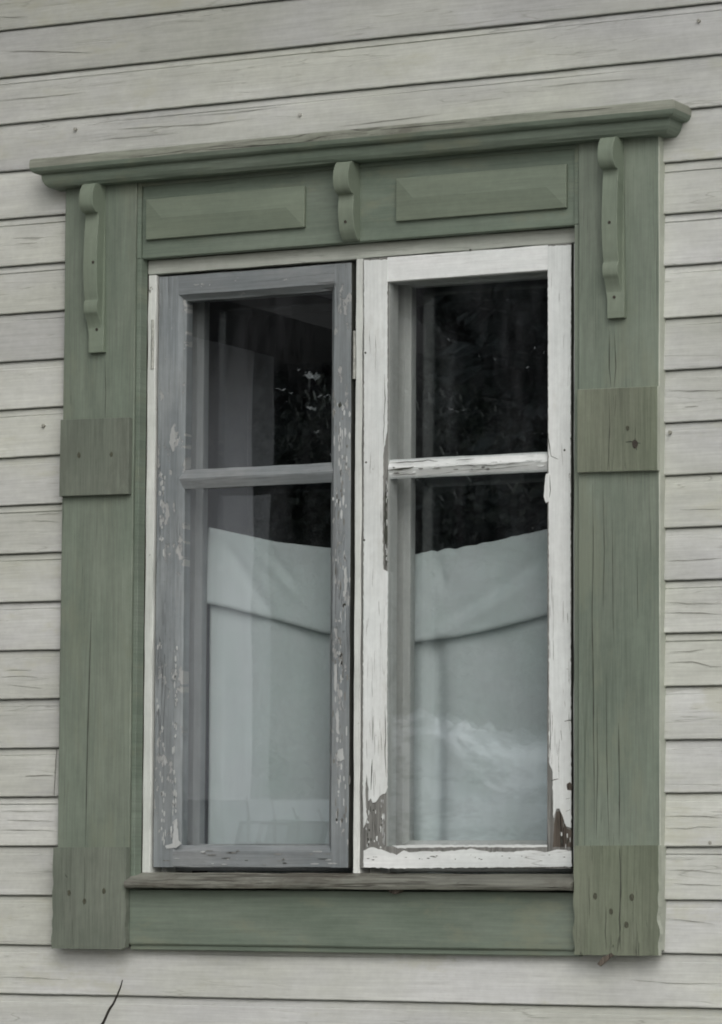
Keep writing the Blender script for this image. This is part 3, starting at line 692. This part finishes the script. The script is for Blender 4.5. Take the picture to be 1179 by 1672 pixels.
def ex_right(b, part):
    if part == 'L':   # paint film with torn foot, bare wood below
        b.slab(px_poly([(595, 425), (633, 424), (633, 700), (626, 742), (626, 790), (625, 850), (626, 930), (634, 934), (633, 1020), (632, 1150), (633, 1240), (633, 1286), (630, 1295), (620, 1300), (614, 1310), (609, 1311), (606, 1303), (602, 1308), (602, 1288), (599, 1262), (597, 1290), (598, 1325), (600, 1334), (597, 1345), (594, 1352), (593, 1300), (594, 1000), (595, 700)], YR, .006, .0008, 2), YR-.0015, YR+.0004, 4)
        for pts, wd in (([(608, 1240), (607, 1265), (606, 1290)], .0024), ([(629, 1150), (630, 1200), (629, 1230), (631, 1270)], .0014), ([(628, 610), (629, 650), (627, 700), (626, 730)], .0014)):
            b.ribbon(wiggle([xz(x, y, YR-.0011) for x, y in pts], .006, .0005, 60), wd, YR-.0019, 2)
        b.ribbon(wiggle([xz(x, y, YR) for x, y in ((631, 780), (630, 850), (631, 925))], .006, .0012, 60), .0062, YR-.0006, 2)
        for _ in range(26):
            cx, cz = xz(632+rf.gauss(0, 1), rf.uniform(770, 930), YR); flake(b, cx, cz, rf.uniform(.0006, .0018), rf.uniform(.002, .008), YR-.0006, rf.choice((4, 1, 3)))
        for _ in range(30):
            cx, cz = xz(rf.uniform(597, 626), rf.uniform(1306, 1384), YR); flake(b, cx, cz, rf.uniform(.0006, .0022), rf.uniform(.002, .008), YR, rf.choice((4, 1, 2)), .0005)
        for _ in range(26):
            px = rf.uniform(597, 628); py = rf.uniform(470, 1290) if rf.random() < .4 else rf.uniform(1000, 1290); L = rf.uniform(10, 46)
            b.ribbon(wiggle([xz(px, py, YR-.0011), xz(px+rf.uniform(-1.5, 1.5), py+L, YR-.0011)], .004, .0004, 60, px), rf.uniform(.0004, .0010), YR-.0019, 3)
        for _ in range(10):
            cx, cz = xz(627+rf.gauss(0, 1.2), rf.uniform(1305, 1380), YR); flake(b, cx, cz, .0008, rf.uniform(.004, .012), YR, 1)
    if part == 'R':
        b.slab(px_poly([(897, 1245), (903, 1260), (903, 1280), (904, 1335), (906, 1330), (909, 1321), (914, 1320), (919, 1332), (925, 1349), (933, 1352), (933, 1280), (932, 1000), (932, 700), (933, 400), (895, 402), (896, 700), (897, 1000)], YR, .006, .0008, 6), YR-.0015, YR+.0004, 4)
        b.slab(px_poly([(903, 1383), (905, 1345), (909, 1326), (915, 1324), (920, 1338), (926, 1353), (934, 1356), (935, 1383)], YR, .006, .0006, 6), YR-.0004, YR+.0004, 5)
        b.slab(px_poly([(926, 1280), (931, 1277), (936, 1283), (934, 1291), (927, 1290)], YR, .003, .0006, 6), YR-.0017, YR-.0009, 5)
        for pts, wd in (([(900, 1275), (906, 1273), (912, 1272)], .002), ([(922, 1178), (930, 1176), (935, 1178)], .0018), ([(924, 1305), (931, 1303)], .001), ([(924, 1325), (932, 1322)], .001),
                        ([(894, 705), (898, 730), (900, 745), (912, 750)], .0018), ([(890, 820), (896, 818), (899, 800), (898, 775)], .0014), ([(898, 1140), (899, 1200), (898, 1240)], .0014)):
            b.ribbon(wiggle([xz(x, y, YR-.0011) for x, y in pts], .006, .0005, 60), wd, YR-.0019, 2)
        b.slab(px_poly([(892, 775), (897, 772), (899, 800), (897, 818), (892, 822), (889, 812), (890, 795)], YR), YR-.0026, YR-.0006, 4)
        for _ in range(26):
            px = rf.uniform(898, 930); py = rf.uniform(430, 1250) if rf.random() < .4 else rf.uniform(950, 1270); L = rf.uniform(10, 46)
            b.ribbon(wiggle([xz(px, py, YR-.0011), xz(px+rf.uniform(-1.5, 1.5), py+L, YR-.0011)], .004, .0004, 60, px), rf.uniform(.0004, .0010), YR-.0019, 3)
        for _ in range(12):
            cx, cz = xz(rf.uniform(906, 932), rf.uniform(1345, 1382), YR); flake(b, cx, cz, rf.uniform(.0006, .002), rf.uniform(.002, .007), YR-.0004, rf.choice((4, 3, 2)), .0005)
    if part == 'B':
        b.slab(px_poly([(594, 1389), (606, 1383), (622, 1387), (633, 1391), (648, 1396), (660, 1388), (668, 1392), (690, 1390), (730, 1390), (770, 1386), (800, 1391), (835, 1391), (870, 1388), (890, 1392), (910, 1387), (933, 1389), (934, 1415), (850, 1416), (740, 1417), (650, 1418), (594, 1416)], YR, .005, .0010, 3), YR-.0014, YR, 4)
        for _ in range(24):
            cx, cz = xz(rf.uniform(600, 930), rf.uniform(1396, 1404), YR); flake(b, cx, cz, rf.uniform(.001, .006), rf.uniform(.0004, .0010), YR-.0013, 2, .0005)
        b.slab(px_poly([(640, 1381), (680, 1379), (760, 1380), (850, 1379), (897, 1380), (897, 1383), (850, 1384), (760, 1383), (650, 1385)], YR, .005, .0010, 3), YR-.0002, YR+.003, 4)
    if part == 'M':
        q = YR+.004
        for pts, wd in (([(634, 768), (650, 766), (666, 765), (676, 762)], .0034), ([(636, 756), (660, 755), (700, 752), (716, 753)], .0020), ([(700, 765), (760, 760), (800, 760), (885, 752)], .0013),
                        ([(760, 767), (800, 766), (870, 759)], .0010), ([(745, 752), (775, 749)], .0012), ([(640, 776), (680, 774)], .0014)):
            b.ribbon(wiggle([xz(x, y, q) for x, y in pts], .006, .0008, 60), wd, q-.0013, 2)
        for _ in range(46):
            cx, cz = xz(rf.uniform(640, 890), 0, q); cz = .7385+rf.gauss(0, .006); flake(b, cx, cz, rf.uniform(.003, .012), rf.uniform(.0008, .0022), q+.0003+abs(cz-.739)*.45, rf.choice((4, 4, 4, 1, 3)), .0012)
sr_ = sash('sash', 'peeling white sash with bare wood at its foot', .0150, .4660, -.0430, 1.1585, .0690, .4150, -.0000, 1.1085, .7190, .7580, YR, .046, M['bare'], M['bare'], .002, ex_right, .0007, 9, .0085)
# top rail and muntin of the white sash keep their paint
for o in sr_.children:
    if o.name.startswith('muntin') or (o.name.startswith('rail') and max(v.co.z for v in o.data.vertices) > 1): o.data.materials[0] = M['white_x']
inn = []
sash('inner_sash', 'inner sash behind the grey sash, half hidden by the hanging cloth', -.4510, -.0310, -.0500, 1.1440, -.4040, -.0750, .0050, 1.1140, .7300, .7620, .080, .035, M['inner'], M['inner'], .008, None, .0004, 21)
sash('inner_sash', 'inner sash behind the peeling white sash', .0370, .4540, -.0500, 1.1440, .0720, .4080, .0120, 1.1120, .7300, .7620, .080, .035, M['inner_white'], M['inner_white'], .008, None, .0004, 33)
for s_, (x, ys) in ((sl_, (249, (522, 602))), (sr_, (0, ()))):
    if ys:
        a = xz(x, ys[0], -.002); c = xz(x, ys[1], -.002); b = MB()
        b.sweep([(a[0]+.0042*cos(t*pi/4), .001+.0042*sin(t*pi/4)) for t in range(8)], 'z', c[1], a[1], 8, .0006, 40); b.build('hinge', M['iron'], s_)
a = xz(578, 540, .0); c = xz(580, 618, 0); b = MB(); b.sweep([(a[0]+.0036*cos(t*pi/4), .004+.0036*sin(t*pi/4)) for t in range(8)], 'z', c[1], a[1], 8, .0006, 40); b.build('hinge', M['iron'], sr_)
for (x, y) in ((597, 576), (598, 755), (595, 882), (768, 408), (933, 716), (922, 735)): nail(sr_, x, y, YR-.0012, .0021, M['crack'])
for (x, y) in ((563, 987), (555, 660)): nail(sl_, x, y, YL-.0005, .0022, M['crack'])

# ------------------------------------------------------------------ cloth hung across the room side
def curtain():
    b = MB(); top = [(-.409, .652), (-.33, .634), (-.25, .616), (-.13, .600), (0, .585), (.067, .580), (.16, .588), (.25, .603), (.355, .621), (.44, .634)]
    bot = [(-.424, .500), (-.35, .485), (-.25, .458), (-.13, .426), (0, .408), (.067, .405), (.16, .412), (.25, .428), (.355, .450), (.44, .466)]
    nx = 150
    def crease(x, z, ax, az, bx, bz, wd, am):
        dx, dz = bx-ax, bz-az; L = math.hypot(dx, dz); t = ((x-ax)*dx+(z-az)*dz)/L/L; d = ((x-ax)*dz-(z-az)*dx)/L
        return am*exp(-(d/wd)**2)*max(0, min(1, 4*t, 4*(1-t)))
    def fold(x, z):
        y = .0035*ns(x*7, z*5, 1)+.0015*ns(x*18, z*12, 2)+.0045*abs(ns(x*8+z*9, z*8-x*4, 6))+.0022*abs(ns(x*19-z*14, z*17, 13))
        y += crease(x, z, -.385, .64, -.24, .44, .014, .005)+crease(x, z, -.36, .66, -.17, .47, .010, -.003)+crease(x, z, -.28, .62, -.2, .52, .008, .004)
        y += crease(x, z, .12, .43, .40, .60, .014, .009)+crease(x, z, .08, .40, .34, .52, .010, -.006)+crease(x, z, .11, .60, .13, .50, .009, .008)+crease(x, z, .28, .62, .23, .46, .012, .006)
        return y
    def mainf(x, z):
        y = .004*sin(x*31+.4)+.003*ns(x*9, z*1.5, 7)+.002*ns(x*20, z*4, 3)+.003*abs(ns(x*10+z*3, z*5, 16))
        y += .022*exp(-((x-.105)/.024)**2)*(1-.3*z)+.010*exp(-((x-.02)/.05)**2)
        return y
    NV = 34; vrows = NV+4+18
    for i in range(nx+1):
        u = i/nx; x = -.410+.85*u; T = lerp(top, x)+.0022*max(0, ns(x*45, 3))*(2 if x > 0 else .5)+(.0045*abs(sin(x*75+1))*max(0, 1-abs(x-.13)/.11)); B = lerp(bot, x)+.0008*ns(x*30, 9)
        for v in range(NV):
            z = -.085+(T-.004+.085)*v/(NV-1); b.v.append((x, .138+mainf(x, z)*(1-(v/(NV-1))**4), z))
        for v in range(1, 5):
            a = pi*v/5; b.v.append((x, .134+.004*cos(a), T-.004+.004*sin(a)))
        for v in range(18):
            t = v/17; z = T-.004-(T-.004-B)*t; xx = x-(.014*t if u < .001 else .014*t*(1-u)**6)
            b.v.append((xx, .129-.0035*t+fold(xx, z)*min(1, t*4)-.004*t, z))
    for i in range(nx):
        for v in range(vrows-1): b.f.append((i*vrows+v, (i+1)*vrows+v, (i+1)*vrows+v+1, i*vrows+v+1)); b.m.append(0)
    o = b.build('curtain_cloth', M['cloth'], None, True, org=(0, .135, -.085))
    md = o.modifiers.new('thick', 'SOLIDIFY'); md.thickness = .0012
    tag(o, 'pale cloth folded over a cord and hung behind the lower panes', 'curtain')
curtain()
